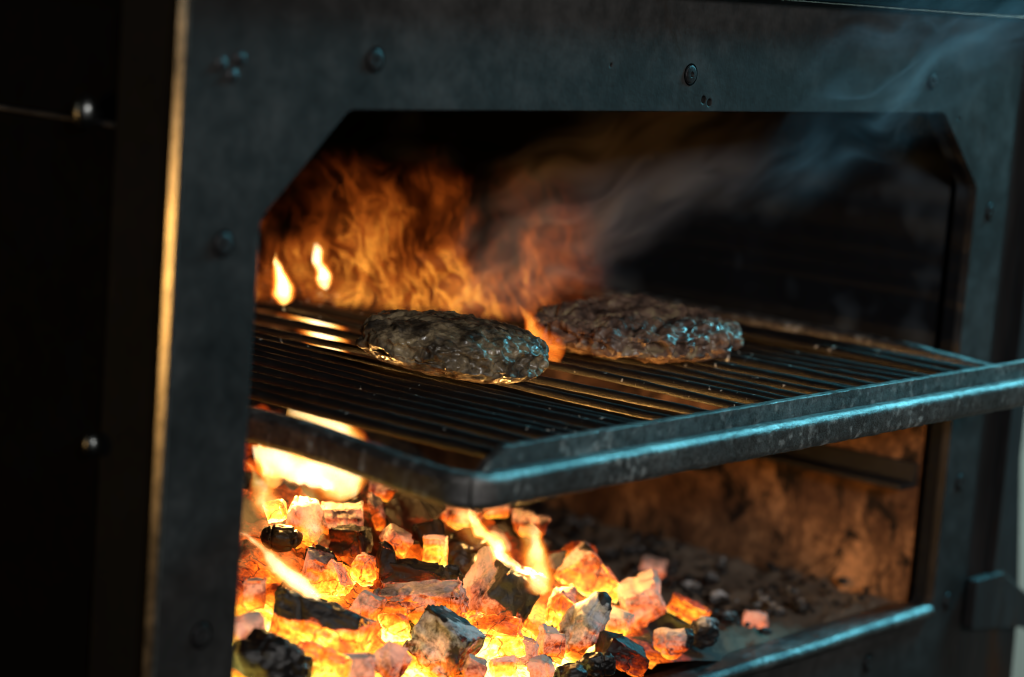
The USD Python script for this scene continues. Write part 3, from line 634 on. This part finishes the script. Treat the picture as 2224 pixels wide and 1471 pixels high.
# ------------------------------------------------------------------ smoke over the rack, the orange plume given its own glow
SM_R = np.array([R0[0], R0[1], 0]); SM_D = np.array([FW[0], FW[1], 0])/math.cos(PITCH); SM_U = np.array([0, 0, 1.0])
def plume(name, c, half, build, label, cat):
    nd, ln = {}, []
    frame_nodes(nd, ln, c, (SM_R, SM_D, SM_U), (1, 1, 1))
    nd['xyz'] = ('combine_xyz', {}); ln += [('u.value', 'xyz.x'), ('v.value', 'xyz.y'), ('w.value', 'xyz.z')]
    vol = build(nd, ln)
    mat = usdkit.material(stage, path_of('gas', '/World/Looks'), nd, ln, volume=vol)
    b = trimesh.creation.box(2*np.array(half)); v = b.vertices
    b.vertices = np.array(c) + v[:, :1]*SM_R + v[:, 1:2]*SM_D + v[:, 2:]*SM_U
    return tag(obj(name, b, mat), label, cat, kind='stuff')
def warp(nd, ln, tagn, scale, amp, stretch=(1, 1, 1), rot=0.0, src='xyz.vector'):
    nd[tagn+'r'] = ('mapping', {'rotation': (0, rot, 0), 'scale': (1, .14, 1)}); ln.append((src, tagn+'r.vector'))
    nd[tagn+'n'] = ('noise_texture', {'scale': scale, 'detail': 2, 'roughness': .5}); ln.append((tagn+'r.vector', tagn+'n.vector'))
    nd[tagn+'s'] = ('vector_math', {'math_type': 'subtract', 'vector2': (.5, .5, .5)}); ln.append((tagn+'n.color', tagn+'s.vector1'))
    nd[tagn+'m'] = ('vector_math', {'math_type': 'scale', 'scale': amp}); ln.append((tagn+'s.vector', tagn+'m.vector1'))
    nd[tagn+'a'] = ('vector_math', {'math_type': 'add'}); ln += [(tagn+'r.vector', tagn+'a.vector1'), (tagn+'m.vector', tagn+'a.vector2')]
    nd[tagn+'q'] = ('vector_math', {'math_type': 'multiply', 'vector2': stretch}); ln.append((tagn+'a.vector', tagn+'q.vector1'))
    return tagn+'q.vector'
def wisps(nd, ln, tagn, vec, scale, power):
    nd[tagn] = ('noise_texture', {'scale': scale, 'detail': 2.0, 'roughness': .5, 'distortion': .5}); ln.append((vec, tagn+'.vector'))
    a = mth(nd, ln, tagn+'1', 'multiply_add', tagn+'.fac', 2, -1); a = mth(nd, ln, tagn+'2', 'absolute', a)
    a = mth(nd, ln, tagn+'3', 'multiply_add', a, -2.2, 1.0); a = mth(nd, ln, tagn+'4', 'maximum', a, 0.0)
    return mth(nd, ln, tagn+'5', 'power', a, power)
def mrange(nd, ln, name, src, a, b, c=0., d=1.):
    nd[name] = ('map_range', {'range_type': 'smoothstep', 'from_min': a, 'from_max': b, 'to_min': c, 'to_max': d, 'clamp': True}); ln.append((src, name+'.value')); return name+'.result'

def firelight_emission(nd, ln):  # firelight on the smoke is put in as its own emission
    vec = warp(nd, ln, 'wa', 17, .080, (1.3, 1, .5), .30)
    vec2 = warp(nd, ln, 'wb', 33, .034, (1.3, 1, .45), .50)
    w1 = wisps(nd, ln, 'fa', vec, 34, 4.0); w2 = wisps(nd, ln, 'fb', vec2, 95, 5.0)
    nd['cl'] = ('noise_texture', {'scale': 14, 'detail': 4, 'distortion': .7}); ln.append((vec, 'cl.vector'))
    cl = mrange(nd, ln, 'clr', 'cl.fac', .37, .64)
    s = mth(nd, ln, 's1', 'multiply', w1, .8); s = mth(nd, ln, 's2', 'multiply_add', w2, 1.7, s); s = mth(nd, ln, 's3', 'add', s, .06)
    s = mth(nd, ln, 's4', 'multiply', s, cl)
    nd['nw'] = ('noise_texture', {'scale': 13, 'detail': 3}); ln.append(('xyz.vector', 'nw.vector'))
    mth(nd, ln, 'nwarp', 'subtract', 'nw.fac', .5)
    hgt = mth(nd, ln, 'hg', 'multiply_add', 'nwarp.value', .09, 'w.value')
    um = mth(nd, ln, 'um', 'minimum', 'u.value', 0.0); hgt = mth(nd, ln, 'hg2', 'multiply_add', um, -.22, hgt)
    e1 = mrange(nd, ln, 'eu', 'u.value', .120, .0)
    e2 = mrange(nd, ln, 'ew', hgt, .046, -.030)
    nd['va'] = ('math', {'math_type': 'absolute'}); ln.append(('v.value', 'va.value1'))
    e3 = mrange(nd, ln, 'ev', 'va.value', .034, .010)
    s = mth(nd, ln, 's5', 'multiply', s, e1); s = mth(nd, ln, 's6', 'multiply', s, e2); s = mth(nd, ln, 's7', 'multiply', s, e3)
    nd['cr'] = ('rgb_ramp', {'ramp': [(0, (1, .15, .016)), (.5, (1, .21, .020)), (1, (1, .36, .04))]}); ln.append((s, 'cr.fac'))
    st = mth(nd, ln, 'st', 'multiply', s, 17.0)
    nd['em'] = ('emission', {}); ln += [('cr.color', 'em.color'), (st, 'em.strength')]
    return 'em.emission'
plume('self_lit_smoke', (.366, .225, .2285), (.125, .036, .052), firelight_emission, 'wispy orange smoke with painted-in firelight curling above the left half of the rack', 'smoke')

def grey_smoke(nd, ln, dens=75.0):
    rot = math.radians(32)
    vec = warp(nd, ln, 'wa', 11, .070, (.20, 1, 1.2), rot)
    w1 = wisps(nd, ln, 'fa', vec, 50, 2.6)
    nd['cl'] = ('noise_texture', {'scale': 22, 'detail': 3, 'distortion': .3}); ln.append((vec, 'cl.vector'))
    cl = mrange(nd, ln, 'clr', 'cl.fac', .34, .66)
    s = mth(nd, ln, 's1', 'multiply_add', w1, 1.0, .12); s = mth(nd, ln, 's2', 'multiply', s, cl)
    ax = mth(nd, ln, 'ax', 'multiply_add', 'u.value', -.62, 'w.value')       # distance from the rising axis
    ax = mth(nd, ln, 'ax2', 'absolute', ax)
    s = mth(nd, ln, 's3', 'multiply', s, mrange(nd, ln, 'ea', ax, .062, .0))
    s = mth(nd, ln, 's4', 'multiply', s, mrange(nd, ln, 'el', 'u.value', -.10, -.03)); s = mth(nd, ln, 's5', 'multiply', s, mrange(nd, ln, 'er', 'u.value', .122, .05))
    nd['va'] = ('math', {'math_type': 'absolute'}); ln.append(('v.value', 'va.value1'))
    s = mth(nd, ln, 's6', 'multiply', s, mrange(nd, ln, 'ev', 'va.value', .045, .015))
    st = mth(nd, ln, 'st', 'multiply', s, dens)
    nd['sc'] = ('scatter_volume', {'color': (.70, .80, .96), 'anisotropy': .1}); ln.append((st, 'sc.density'))
    return 'sc.volume'
plume('grey_smoke', (.455, .175, .250), (.125, .045, .082), grey_smoke, 'thin bluish grey smoke streaming up to the right above the right burger', 'smoke')

plume('grey_smoke', tuple(at(1935, 150, 1, -.035)), (.170, .028, .115), lambda nd, ln: grey_smoke(nd, ln, 4.5), 'faint pale haze of smoke drifting up across the top right corner of the front plate', 'smoke')

# ------------------------------------------------------------------ setting: what little shows past the oven
tag(obj('background_wall', box(3.2, 3.3, -3.0, 5.0, -2.0, 3.0), M_back), kind='structure')
